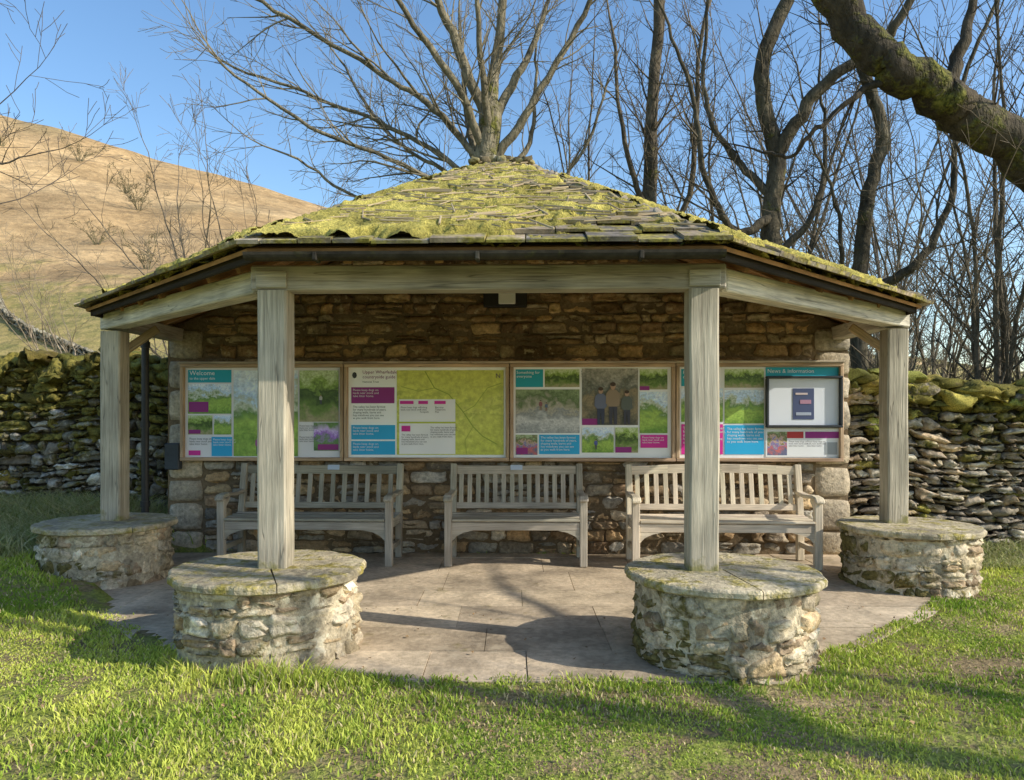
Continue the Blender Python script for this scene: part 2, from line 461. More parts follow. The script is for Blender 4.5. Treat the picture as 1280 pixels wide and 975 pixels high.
for cpt,apx in((F1,A1),(F2,A2),(S1,A1),(S2,A2)):
    caps(Vector(cpt),Vector(apx),.24,.54,.058)
for i in range(30):
    x=random.uniform(-.27,.27);h=random.uniform(.03,.09)*(1.2-abs(x)*2);w=random.uniform(.05,.12)
    yo=random.uniform(-.08,.02)
    def mp(U,O,V,x=x,yo=yo): return np.stack([U+x,O*1+7.0+yo+.05,V+AZ+.055],-1)
    stones(rid,[(-w/2,-.02,w,h)],.11,.03,mp,lambda *r:pick([(.14,.11,.06),(.2,.17,.08)],.42),gap=.0,rough=.012)
rid.obj('roof_ridge',M_SLATE,SH,True)
stk=MB()
for i in range(420):
    x=random.uniform(-1.25,1.25);y=random.uniform(4.3,6.9)
    a=random.uniform(-.5,.5) if random.random()<.6 else random.uniform(-1.5,1.5);L=random.uniform(.04,.3)
    x2=x+L*math.cos(a);y2=y+L*math.sin(a)
    if abs(x2)>1.28-(y2-4.22)*.4 or abs(x)>1.28-(y-4.22)*.4: continue
    r=random.uniform(.002,.006)
    beam(stk,(x,y,zroof(x,y)+.105),(x2,y2,zroof(x2,y2)+.105),r*2,r*2,(.42,.33,.2),.001)
stk.obj('fallen_twigs',M_TEAK,SH)

gt=MB()
def gutter(a,b):
    a=Vector(a);b=Vector(b);d=(b-a);L=d.length;d/=L;out=d.cross(Vector((0,0,1))).normalized()
    prof=[(math.cos(t)*.042,math.sin(t)*.042) for t in np.linspace(math.pi,2*math.pi,9)]+[(math.cos(t)*.036,math.sin(t)*.036) for t in np.linspace(2*math.pi,math.pi,9)]
    v=[];
    for e in(a,b):
        for p in prof: v.append(tuple(e+out*p[0]+Vector((0,0,p[1]))))
    n=len(prof);f=[(i,(i+1)%n,n+(i+1)%n,n+i) for i in range(n)]+[tuple(range(n))[::-1],tuple(range(n,2*n))]
    gt.add(v,f,(.05,.043,.032,.42))
    k=0.4
    while k<L:
        c=a+d*k
        beam(gt,c-d*.012+Vector((0,0,-.027)),c+d*.012+Vector((0,0,-.027)),.10,.045,(.05,.045,.035,.4),.004)
        k+=.9
def offs(a,b,k,z):
    a=Vector(a);b=Vector(b);d=(b-a).normalized();out=d.cross(Vector((0,0,1)));return a+out*k+Vector((0,0,z)),b+out*k+Vector((0,0,z))
for a,b in((F1,F2),):
    p,q=offs(a,b,.015,-.03);gutter(p,q)
gt.obj('gutter',M_GUT,SH)

# timber frame
OAK=(.43,.385,.30)
tim=MB()
PF=[(-1.29,4.60),(1.29,4.60)];PS=[(-3.40,6.60),(3.37,6.60)]
PW=.175;PT=.505
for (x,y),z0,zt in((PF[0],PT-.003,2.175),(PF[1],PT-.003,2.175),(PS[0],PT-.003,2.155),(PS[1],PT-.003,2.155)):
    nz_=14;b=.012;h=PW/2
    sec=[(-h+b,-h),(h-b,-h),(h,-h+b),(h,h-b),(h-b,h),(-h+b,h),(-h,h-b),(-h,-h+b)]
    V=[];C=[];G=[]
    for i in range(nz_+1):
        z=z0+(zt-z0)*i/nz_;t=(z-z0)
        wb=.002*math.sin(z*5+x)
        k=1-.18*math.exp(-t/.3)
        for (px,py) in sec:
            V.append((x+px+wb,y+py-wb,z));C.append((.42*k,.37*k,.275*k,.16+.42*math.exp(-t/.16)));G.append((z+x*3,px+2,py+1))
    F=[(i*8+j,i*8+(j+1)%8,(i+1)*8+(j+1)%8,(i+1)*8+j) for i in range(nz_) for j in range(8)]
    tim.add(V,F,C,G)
BH=.15;bz=2.175+BH/2
beam(tim,(-1.42,4.60,bz),(1.42,4.60,bz),.16,BH,OAK,.01)
def dbeam(a,b,z):
    beam(tim,(a[0],a[1],z),(b[0],b[1],z),.15,BH-.008,(.58,.52,.42),.01)
dx=(PS[0][0]-PF[0][0]);dy=(PS[0][1]-PF[0][1])
dbeam((PF[0][0]+dx*.055,PF[0][1]+dy*.055),(PS[0][0]+dx*.055,PS[0][1]+dy*.055),bz)
dbeam((PF[1][0]-dx*.055,PF[1][1]+dy*.055),(PS[1][0]-dx*.055,PS[1][1]+dy*.055),bz)
for s,px in((-1,PS[0][0]),(1,PS[1][0])):
    beam(tim,(px,6.72,bz),(px,7.8,bz),.14,BH-.016,OAK,.01)
    box(tim,(s*1.29,4.515,bz-.012),(.185,.02,.10),(.44,.39,.31),None,.004)
    beam(tim,(px*.994,6.68,1.98),(px*.91,6.75,2.2),.05,.07,(.36,.26,.15),.006)
tim.obj('oak_frame',M_OAK,SH)
fas=MB()
for a,b in((F1,F2),(S1,F1),(F2,S2),(B1,S1),(S2,B2)):
    p,q=offs(a,b,-.06,-.015);beam(fas,p,q,.025,.09,(.04,.032,.025),.003)
fas.obj('fascia',M_BOARD,SH)
br=MB();box(br,(.0,4.505,2.37),(.09,.02,.05),(.6,.6,.58));br.obj('beam_bracket',M_PLAIN,SH)

WY=7.76
core=MB()
def zu(x,y): return zroof(x,y)-.06
def wallpoly(y,x0=-3.50,x1=3.47):
    xs=list(np.linspace(x0,x1,15));return [(x,zu(x,y)) for x in xs]
tp0=wallpoly(WY+.02);tp1=wallpoly(9.0)
V=[];F=[];k=len(tp0)
for (y,tp) in((WY+.02,tp0),(9.0,tp1)):
    for x,z in tp: V.append((x,y,-.1))
    for x,z in tp: V.append((x,y,z))
for i in range(k-1):
    F.append((i,i+1,k+i+1,k+i));F.append((2*k+i+1,2*k+i,3*k+i,3*k+i+1));F.append((k+i,k+i+1,3*k+i+1,3*k+i))
F.append((0,k,3*k,2*k));F.append((k-1,3*k-1,4*k-1,2*k-1))
core.add(V,F,(.18,.13,.075,0));core.obj('wall_core',M_MORTAR,SH)
wl=MB()
def keep(u,v,w,h):
    if v+h>min(zu(u,WY),zu(u+w,WY))+.04: return False
    return True
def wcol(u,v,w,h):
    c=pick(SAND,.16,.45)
    if v>1.9: c=[c[0]*.78,c[1]*.75,c[2]*.7,c[3]]  # shade under the roof painted into the upper stones' colour
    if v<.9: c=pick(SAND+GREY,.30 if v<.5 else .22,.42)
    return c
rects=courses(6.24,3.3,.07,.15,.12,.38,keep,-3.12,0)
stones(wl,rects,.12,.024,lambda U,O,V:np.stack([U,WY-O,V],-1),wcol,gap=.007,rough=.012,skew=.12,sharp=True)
for s in(-1,1):
    v=0
    while v<2.3:
        h=random.uniform(.22,.34);h=min(h,2.31-v)
        w=.38
        r=[(3.12 if s>0 else -3.5,v,w,h)]
        stones(wl,r,.3,.004,lambda U,O,V:np.stack([U,WY-.012-O,V],-1),lambda *q:pick([(.40,.33,.23),(.46,.38,.26),(.36,.31,.23)],.28,.15),gap=.005,rough=.006,skew=.02,sharp=True)
        v+=h
    rr=courses(1.1,2.25,.1,.2,.2,.45,None,0,0)
    stones(wl,rr,.1,.012,lambda U,O,V,s=s:np.stack([s*(3.49+O),8.0+U*.95,V],-1),lambda *q:pick(SAND+GREY,.2))
wl.obj('stone_walls',M_STONE,SH,True)
pl=MB();slab=MB();PLC=[(-1.33,4.60),(1.41,4.58),(-3.43,6.53),(3.45,6.50)]
PPAL=[(.54,.45,.30),(.43,.35,.22),(.62,.53,.38),(.34,.25,.155),(.50,.41,.28),(.38,.28,.16)]
for pi,(cx,cy) in enumerate(PLC):
    R=.525 if pi<2 else .515;z0=-.10;H=PT-.05-z0
    Lc=2*math.pi*R
    rects=courses(Lc,H,.05,.15,.08,.28,None,0,z0)
    def mp(U,O,V,cx=cx,cy=cy,R=R):
        a=U/R;rr=R+O+.012*(PT-V);return np.stack([cx+rr*np.sin(a),cy-rr*np.cos(a),V],-1)
    def pc(u,v,w,h,R=R,pi=pi):
        a=(u+w/2)/R;side=-math.sin(a)
        m=.32+.18*side+.12*(v<.1)+random.uniform(-.1,.1)
        if pi>=1: m+=.11
        return pick(PPAL,m,.35)
    stones(pl,rects,.12,.014,mp,pc,gap=.003,rough=.012,skew=.22,wave=.01,sharp=True)
    a=np.linspace(0,2*math.pi,49)[:-1];rr=R-.008
    V=[(cx+rr*math.sin(t),cy-rr*math.cos(t),z) for z in(z0,PT-.055) for t in a]
    F=[(i,(i+1)%48,48+(i+1)%48,48+i) for i in range(48)]
    pl.add(V,F,(.44,.37,.25,.3))
    ns=3 if pi!=3 else 2;a0=random.uniform(0,6)
    if pi==0:a0=.4
    if pi==1:a0=.12
    Rs=.572 if pi<2 else .56
    for k in range(ns):
        t0=a0+k*2*math.pi/ns+.005;t1=a0+(k+1)*2*math.pi/ns-.005
        ts=np.linspace(t0,t1,34);zt=PT+random.uniform(-.003,.003)
        ring=[(Rs+.007*math.sin(t*7+pi)+.005*math.sin(t*17+pi)+random.uniform(-.003,.003)) for t in ts]
        mid=(t0+t1)/2;ap=(cx+.008*math.sin(mid),cy-.008*math.cos(mid))
        def ringpts(ex,z): return [(ap[0],ap[1],z)]+[(cx+(r+ex)*math.sin(t),cy-(r+ex)*math.cos(t),z) for r,t in zip(ring,ts)]
        lv=[ringpts(-.01,PT-.05),ringpts(0,PT-.042),ringpts(.002,PT-.016),ringpts(-.004,zt-.006),ringpts(-.014,zt)]
        m=len(lv[0]);V=sum(lv,[]);F=[tuple(range(4*m,5*m)),tuple(reversed(range(m)))]
        for q in range(4):
            for i in range(m): F.append((q*m+i,q*m+(i+1)%m,(q+1)*m+(i+1)%m,(q+1)*m+i))
        slab.add(V,F,pick([(.46,.39,.26)],.52,.1))
pl.obj('stone_plinths',M_PLINTH,SH,True);slab.obj('seat_slabs',M_SLAB,SH)
lm=MB();box(lm,(0.0,WY-.06,2.60),(.44,.10,.17),(.02,.02,.02),None,.01)
lm.obj('wall_lamp_housing',M_DARK,SH)
lm=MB();box(lm,(0.02,WY-.116,2.60),(.17,.02,.12),(.85,.86,.82),None,.008);lm.obj('wall_lamp_diffuser',M_PLAIN,SH)
dp=MB()
def vpipe(mb,x,y,z0,z1,r,col):
    a=np.linspace(0,2*math.pi,13)[:-1];V=[(x+r*math.cos(t),y+r*math.sin(t),z) for z in(z0,z1) for t in a]
    mb.add(V,[(i,(i+1)%12,12+(i+1)%12,12+i) for i in range(12)]+[tuple(range(11,-1,-1)),tuple(range(12,24))],col)
vpipe(dp,-3.62,7.55,.05,2.28,.036,(.02,.02,.02,0))
for z in(.5,1.3,2.1): vpipe(dp,-3.62,7.55,z,z+.06,.046,(.02,.02,.02,0))
dp.obj('drainpipe',M_DARK,SH,False)
mbx=MB();box(mbx,(-3.40,WY-.07,1.0),(.15,.09,.27),(.03,.04,.05),None,.01);mbx.obj('meter_box',M_DARK,SH)

# ------------------------------------------------------------ paving
pav=MB()
y=3.9
while y<7.85:
    h=random.uniform(.46,.74);x=-4.2-random.uniform(0,.5)
    while x<4.6:
        w=random.uniform(.5,1.1);q=lambda:random.uniform(.001,.004)
        p=clip([(x+q(),y+q()),(x+w-q(),y+q()),(x+w-q(),y+h-q()),(x+q(),y+h-q())],poly)
        if len(p)>=3:
            z=.010+random.uniform(-.003,.003)
            pc_=pick([(.52,.415,.28),(.48,.38,.26),(.55,.44,.30),(.45,.355,.24)],.39,.11)
            prism(pav,[(a,b,z) for a,b in p],[(a,b,z-.06) for a,b in p],pc_)
        x+=w
    y+=h
pav.obj('paved_floor',M_PAVE)
pb=MB();prism(pb,[(a,b,.003) for a,b in poly],[(a,b,-.1) for a,b in poly],(.22,.17,.105,.45));pb.obj('paving_bed',M_PAVE)

# ------------------------------------------------------------ information boards
US=.00816
TEAL=(.02,.38,.47);BLUE=(.03,.42,.75);MAG=(.30,.03,.22);PINK=(.68,.03,.32);WHITE=(.9,.91,.9)
def board(x0,x1,items):
    root=empty('information_board',MS@Matrix.Translation(((x0+x1)/2,WY-.035,1.45)))
    W=x1-x0;H=.985
    fr=MB();fw=.035
    for z in(-H/2+fw/2,H/2-fw/2): box(fr,(0,-.045,z),(W,.09,fw),(.48,.34,.22),None,.005,0)
    for s in(-1,1): box(fr,(s*(W/2-fw/2),-.045,0),(fw,.086,H-2*fw),(.48,.34,.22),None,.005,2)
    box(fr,(0,-.045,H/2+.013),(W+.01,.12,.022),(.48,.40,.30),None,.004,0)
    fr.obj('frame',M_OAK,root)
    pn=MB();box(pn,(0,-.03,0),(W-2*fw,.02,H-2*fw),WHITE,None,.001);pn.obj('panel',M_PLAIN,root)
    bl=MB();ph={}
    X0=-W/2;Z0=H/2
    lay=0
    for it in items:
        k=it[0]
        if k in('c','p'):
            a,b,c,d=it[1:5];lay+=1
            xa=X0+a*US;xb=X0+c*US;za=Z0-b*US;zb=Z0-d*US
            yy=-.0415-.0006*lay
            v=[(xa,yy,zb),(xb,yy,zb),(xb,yy,za),(xa,yy,za)];asp=(xb-xa)/max(.01,za-zb);sd=random.uniform(0,90)
            if k=='c': bl.add(v,[(0,1,2,3)],tuple(it[5])+(0,))
            else:
                q=ph.setdefault(it[5],MB());q.add(v,[(0,1,2,3)],(1,1,1,0),[(sd,0,sd),(sd+asp,0,sd),(sd+asp,1,sd),(sd,1,sd)])
        elif k=='poly':
            lay+=1;yy=-.0415-.0006*lay
            pts=[(X0+a*US,yy,Z0-b*US) for a,b in it[1]]
            bl.add(pts[::-1],[tuple(range(len(pts)))],tuple(it[2])+(0,))
        elif k=='line':
            pts=it[1]
            lay+=1;yy=-.0415-.0006*lay
            for (a,b),(c,d) in zip(pts[:-1],pts[1:]):
                A=Vector((X0+a*US,yy,Z0-b*US));B=Vector((X0+c*US,yy,Z0-d*US));dd=(B-A).normalized();nn=Vector((-dd.z,0,dd.x))*it[3]
                bl.add([tuple(A-nn),tuple(B-nn),tuple(B+nn),tuple(A+nn)],[(0,1,2,3)],tuple(it[2])+(0,))
        elif k=='t':
            cu=bpy.data.curves.new('lettering','FONT');cu.body=it[4];cu.size=it[3]*US*1.15;cu.materials.append(it[5])
            cu.space_line=.95;cu.resolution_u=2
            t=bpy.data.objects.new('lettering',cu);COL.objects.link(t);t.parent=root
            t.rotation_euler=(math.pi/2,0,0);t.location=(X0+it[1]*US,-.0415-.0006*(lay+2),Z0-it[2]*US-cu.size*.7)
    if bl.n: bl.obj('print_blocks',M_PLAIN,root)
    for k,q in ph.items(): q.obj('print_'+k,PH[k],root)
    return root
LOR="The valley has been farmed\nfor many hundreds of years,\nshaping walls, barns and\nhay meadows you can see\nas you walk from here."
LOS="Please keep dogs on\nleads near stock and\ntake litter home."
def person(x,y,h,top,leg,skin=(.5,.32,.22)):
    w=h*.26
    def ell(cx,cy,rx,ry,n=12): return [(cx+rx*math.cos(t),cy+ry*math.sin(t)) for t in np.linspace(0,6.28,n+1)[:-1]]
    return [('poly',[(x-w*.38,y-h*.5),(x-w*.34,y),(x-w*.08,y),(x,y-h*.4),(x+w*.1,y),(x+w*.36,y),(x+w*.4,y-h*.5)][::-1],leg),
            ('poly',[(x-w*.4,y-h*.42),(x-w*.66,y-h*.5),(x-w*.6,y-h*.74),(x-w*.3,y-h*.82),(x+w*.3,y-h*.82),(x+w*.6,y-h*.72),(x+w*.62,y-h*.48),(x+w*.4,y-h*.42)],top),
            ('poly',ell(x,y-h*.9,h*.062,h*.085),skin),('poly',ell(x,y-h*.95,h*.068,h*.05),(.08,.05,.03))]
b1=[('c',8,7,63,23,TEAL),('t',10,8,7,'Welcome',T_W),('t',10,16,4,'to the upper dale',T_W),
 ('p',8,25,63,62,'land'),('c',9,47,34,60,MAG),('p',8,64,39,88,'tree'),('p',41,64,63,88,'land'),('c',9,82,24,87,MAG),
 ('c',38,91,64,115,BLUE),('t',40,93,3,LOS,T_W),('t',10,92,3,LOS,T_K),('c',9,108,24,114,PINK),
 ('p',66,8,147,115,'land'),('p',149,8,198,72,'tree'),('p',167,73,198,108,'flower'),('c',172,100,198,107,MAG),('t',149,76,2.4,LOS,T_K),('t',149,90,2.4,LOS,T_K)]
b1+=person(97,112,22,(.4,.12,.3),(.08,.09,.14))+person(176,50,12,(.5,.5,.45),(.08,.08,.1))
b2=[('poly',[(8+3*math.cos(t)+4,14+4*math.sin(t)) for t in np.linspace(0,6.28,9)[:-1]],(.05,.05,.05)),
 ('t',22,8,5,'Upper Wharfedale',T_P),('t',22,14,5,'countryside guide',T_P),('t',22,21,3,'National Trust',T_K),
 ('c',8,29,62,49,MAG),('t',10,31,3.4,LOS,T_W),('t',10,52,3.2,LOR,T_K),('c',8,76,63,94,BLUE),('t',10,78,3.4,LOS,T_W),('c',8,96,63,113,BLUE),('t',10,98,3.4,LOS,T_W),
 ('p',65,8,198,113,'map'),
 ('line',[(100,9),(112,30),(130,38),(148,60),(160,78),(172,90),(190,100)],(.3,.4,.05),.005),
 ('line',[(148,60),(162,52),(178,30),(195,24)],(.3,.4,.05),.003),('line',[(112,30),(92,34),(70,28)],(.35,.43,.06),.003),('line',[(160,78),(150,95),(152,112)],(.4,.48,.07),.003),
 ('c',68,44,138,112,WHITE),('c',69,46,86,50,PINK),('c',92,46,104,50,PINK),('c',112,46,126,50,PINK),
 ('t',70,53,2.6,LOS[:19]+"\n"+LOS[20:40],T_K),('t',94,53,2.6,"Parking\nToilets\nFootpath",T_K),('t',113,53,2.6,"Bus stop\nTelephone\nPub",T_K),('c',68,72,138,74,(.5,.6,.06)),
 ('c',71,77,82,84,PINK),('t',71,87,2.6,LOR,T_K),('t',107,78,2.6,LOR,T_K),('t',188,12,7,'N',T_K)]
b3=[('c',7,7,41,29,TEAL),('t',8,9,4.4,'Something for\neveryone',T_W),('p',43,7,86,29,'tree'),('t',88,9,2.5,LOS,T_K),
 ('p',7,32,86,86,'water'),('p',7,88,34,113,'people'),('c',8,104,22,112,MAG),('c',36,88,86,112,BLUE),('t',38,90,3.4,LOR,T_W),
 ('p',89,6,158,76,'dark'),('c',89,68,108,76,MAG),('p',160,7,194,32,'tree'),('c',160,28,172,33,MAG),('p',160,35,194,86,'land'),('p',89,79,128,110,'land'),('p',130,79,158,110,'tree'),('c',130,103,150,110,MAG),
 ('c',161,88,194,104,PINK),('t',163,90,2.8,LOS,T_W)]
b3+=person(38,58,13,(.3,.12,.13),(.3,.2,.15))+person(45,59,11,(.15,.2,.3),(.3,.2,.15))+person(112,75,46,(.16,.18,.26),(.05,.06,.1))+person(127,75,52,(.32,.24,.16),(.06,.06,.08))+person(144,75,42,(.12,.14,.12),(.06,.06,.08))+person(106,106,13,(.1,.12,.35),(.1,.1,.1))
b4=[('c',7,7,40,28,TEAL),('t',9,9,5,'Please\ncome',T_W),('p',7,31,58,72,'land'),('p',60,7,108,30,'tree'),('p',60,33,108,74,'land'),('c',60,76,108,112,BLUE),('t',63,79,3.6,LOR,T_W),('c',7,75,58,112,PINK),('t',9,78,4,LOR,T_W),
 ('c',110,5,200,16,TEAL),('t',112,7,6,'News & information',T_W),
 ('c',110,80,200,115,(.82,.84,.84)),('p',112,84,136,113,'people'),('c',136,84,156,92,(.5,.05,.05)),('t',138,95,2.4,LOS,T_K),('c',158,84,200,92,MAG),('t',160,95,2.4,LOS,T_K),('c',182,97,197,112,(.35,.38,.39))]
EDG=[-3.36,-1.68,0.0,1.665,3.33]
OFF=.045
bs_=[board(EDG[i]+OFF+.004,EDG[i+1]+OFF-.004,b) for i,b in enumerate((b1,b2,b3,b4))]
r4=bs_[3];W4=EDG[4]-EDG[3]-.008;X0=-W4/2;Z0=.985/2
cs=MB()
xa=X0+109*US;xb=X0+201*US;za=Z0-16*US;zb=Z0-79*US;cx=(xa+xb)/2;cz=(za+zb)/2
box(cs,(cx,-.085,za-.012),(xb-xa,.06,.024),(.03,.035,.04));box(cs,(cx,-.085,zb+.012),(xb-xa,.06,.024),(.03,.035,.04))
for xx in(xa+.012,xb-.012): box(cs,(xx,-.085,cz),(.024,.058,za-zb-.048),(.03,.035,.04))
cs.obj('notice_case',M_DARK,r4)
cs=MB();box(cs,(cx,-.062,cz),(xb-xa-.05,.006,za-zb-.05),(.66,.71,.74),None,.001)
box(cs,(cx+.0,-.068,cz-.02),(.21,.004,.31),(.08,.10,.2),None,.001);box(cs,(cx-.02,-.072,cz+.08),(.12,.003,.02),(.6,.5,.5),None,.001);box(cs,(cx+.02,-.072,cz-.0),(.11,.003,.04),(.4,.22,.3),None,.001);box(cs,(cx,-.072,cz-.12),(.15,.003,.03),(.4,.45,.55),None,.001)
cs.obj('notices',M_PLAIN,r4)

# ------------------------------------------------------------ benches
def bench(x,y,rot,W,nsl,arch,plaque,tint):
    root=empty('park_bench',Matrix.Translation((x,y,.012))@Matrix.Rotation(rot,4,'Z'))
    C=tint
    def by(z): return .20+(z-.45)*.2
    m=MB();hx=W/2-.035
    for s in(-1,1):
        box(m,(s*hx,-.28,.315),(.07,.065,.63),C,None,.006,2)
        box(m,(s*hx,.20,.225),(.065,.07,.45),C,None,.006,2)
        beam(m,(s*hx,by(.44),.44),(s*hx,by(.90),.92),.062,.066,C,.006,Vector((0,1,0)))
        beam(m,(s*hx,-.25,.16),(s*hx,.17,.16),.04,.05,C,.004)
        beam(m,(s*hx,-.25,.385),(s*hx,.17,.375),.045,.07,C,.004)
    m.obj('legs',M_TEAK,root)
    m=MB()
    for i in range(6): box(m,(0,-.285+i*.088,.433-.012*math.sin(i/5*math.pi)),(W-.02 if i else W-.145,.072,.024),C,None,.005,0)
    box(m,(0,-.285,.375),(W-.14,.03,.075),C,None,.004,0)
    for s in(-1,1):
        V=[(s*(hx-.034),-.297,.338),(s*(hx-.24),-.297,.338),(s*(hx-.15),-.297,.318),(s*(hx-.08),-.297,.285),(s*(hx-.034),-.297,.235)]
        V2=[(a,b+.025,c) for a,b,c in V]
        prism(m,V,V2,C+(0,))
    m.obj('seat',M_TEAK,root)
    m=MB()
    zt=.86
    box(m,(0,by(.51),.51),(W-.13,.03,.06),C,Matrix.Rotation(-.19,4,'X'),.004,0)
    if arch>0:
        nseg=9
        for i in range(nseg):
            xa=-W/2+.065+(W-.13)*i/nseg;xb=-W/2+.065+(W-.13)*(i+1)/nseg
            za=zt+arch*math.cos(xa/W*math.pi);zb=zt+arch*math.cos(xb/W*math.pi)
            beam(m,(xa-.003,by(za),za),(xb+.003,by(zb),zb),.034,.085,C,.003)
    else: beam(m,(-W/2+.065,by(zt),zt),(W/2-.065,by(zt),zt),.034,.085,C,.004)
    for i in range(nsl):
        xx=-W/2+.07+(W-.14)*(i+.5)/nsl;z1=zt+arch*math.cos(xx/W*math.pi)-.02
        beam(m,(xx,by(.52),.52),(xx,by(z1),z1),.045,.016,C,.003,Vector((0,-1,.2)))
    m.obj('backrest',M_TEAK,root)
    m=MB()
    for s in(-1,1):
        beam(m,(s*hx,.27,.655),(s*hx,.02,.64),.07,.035,C,.008)
        beam(m,(s*hx,.03,.64),(s*hx,-.2,.655),.075,.035,C,.008)
        beam(m,(s*hx,-.19,.657),(s*hx,-.32,.645),.085,.036,C,.010)
        beam(m,(s*hx,-.305,.65),(s*hx,-.345,.612),.085,.034,C,.010)
        beam(m,(s*hx,-.22,.56),(s*hx,-.12,.63),.03,.05,C,.004)
    m.obj('armrests',M_TEAK,root)
    if plaque is not None:
        m=MB();box(m,(plaque,by(.885)-.024,.885),(.12,.008,.05),(.55,.65,.75),Matrix.Rotation(-.19,4,'X'),.002);m.obj('plaque',M_PLAIN,root)
bench(-1.93,7.40,math.radians(-2.5),1.66,13,.0,.12,(.36,.325,.25))
bench(.04,7.36,math.radians(-1),1.33,14,.0,.0,(.42,.375,.29))
bench(1.97,7.22,math.radians(-2),1.72,17,.025,None,(.62,.53,.39))

# ------------------------------------------------------------ dry stone walls
def drywall(name,a,b,H,pal,mossbase,th=.5,zoff=0,pads=5,mk=1.):
    a=Vector(a+(0,));b=Vector(b+(0,));d=(b-a).normalized();L=(b-a).length;out=Vector((d.y,-d.x,0))
    D=np.array(d);Oo=np.array(out);A=np.array(a)+np.array([0,0,zoff])
    m=MB()
    def mp(sgn):
        def f(U,O,V):
            off=(O+th/2-V*.025)
            return A+U[...,None]*D+(sgn*off)[...,None]*Oo+V[...,None]*np.array([0,0,1.])
        return f
    def cf(u,v,w,h):
        t=v/H
        k=1.25 if random.random()<.2 else 1
        c=pick(pal,mossbase+.30*max(0,t-.4)/.6+random.uniform(-.14,.16),.45)
        return [c[0]*k,c[1]*k,c[2]*k,c[3]]
    rects=courses(L,H,.05,.15,.08,.32)
    stones(m,rects,.2,.045,mp(1),cf,gap=.010,rough=.020,skew=.32,wave=.04,sharp=True)
    cr=[];x=0
    while x<L:
        w=random.uniform(.10,.34);h=random.uniform(.10,.26);cr.append((x,H-.04,w,h));x+=w*.95
    def mpc(U,O,V): return A+U[...,None]*D+(O+th/2)[...,None]*Oo+V[...,None]*np.array([0,0,1.])
    stones(m,cr,th*.95,.05,mpc,lambda *q:pick(pal,mossbase+random.uniform(.22,.5),.3),gap=-.01,rough=.035,skew=.3,wave=.03)
    rects=courses(L,H,.14,.22,.25,.5)
    stones(m,rects,.2,.03,mp(-1),cf,gap=.008,rough=.02,skew=.15,wave=.02)
    root=empty(name)
    m.obj('stones',M_LIME,root,True)
    c=MB();p0=a+Vector((0,0,zoff+H/2-.05));p1=b+Vector((0,0,zoff+H/2-.05));beam(c,p0,p1,th-.26,H-.02,(.06,.05,.035,.4));c.obj('hearting',M_MORTAR,root)
    mo=MB();rc=[]
    x=0
    while x<L:
        rc.append((x,H+random.uniform(-.10,.15),random.uniform(.06,.42),random.uniform(.05,.17)))
        x+=random.uniform(.03,.09)
    mc=lambda *q:(lambda k,r:(.23*k*r,.20*k,.045*k,.40))(random.uniform(.45,1.5)*mk,random.uniform(.85,1.15))
    stones(mo,rc,th*.85,.10,mpc,mc,gap=-.01,rough=.035,skew=.45,wave=.03)
    rc=[]
    for i in range(int(L*pads)): 
        rc.append((random.uniform(0,L),H-random.random()**2*1.3-.08,random.uniform(.06,.30),random.uniform(.04,.13)))
    stones(mo,rc,.12,.02,lambda U,O,V:A+U[...,None]*D+(O+th/2-V*.025+.010)[...,None]*Oo+V[...,None]*np.array([0,0,1.]),mc,gap=0,rough=.022,skew=.45,wave=.03)
    mo.obj('moss_cushions',M_MOSS,root,True)
drywall('dry_stone_wall',(-15,9.6),(-3.62,8.5),1.76,[(.18,.165,.125),(.24,.22,.175),(.14,.12,.09),(.20,.16,.11),(.40,.37,.30)],.48,zoff=.1,pads=15,mk=.8)
drywall('dry_stone_wall.001',(3.5,8.15),(13,7.35),1.60,[(.42,.35,.245),(.52,.45,.33),(.31,.245,.17),(.39,.29,.18),(.24,.2,.15)],.38,pads=10,mk=1.55)
fw=MB();pts=[(-44,64),(-37,55),(-31,49),(-24,44)]
for (p,q) in zip(pts[:-1],pts[1:]):
    L=math.hypot(q[0]-p[0],q[1]-p[1]);rr=courses(L,.65,.2,.35,.3,.8)
    def mpf(U,O,V,p=p,q=q,L=L):
        X=p[0]+(q[0]-p[0])*U/L;Y=p[1]+(q[1]-p[1])*U/L;return np.stack([X,Y-O,hz(X,Y)+V],-1)
    stones(fw,rr,.6,.1,mpf,lambda *z:pick([(.22,.19,.13),(.27,.24,.17)],.42),gap=-.01,rough=.09,skew=.3)
fw.obj('field_wall',M_LIME,None,True)

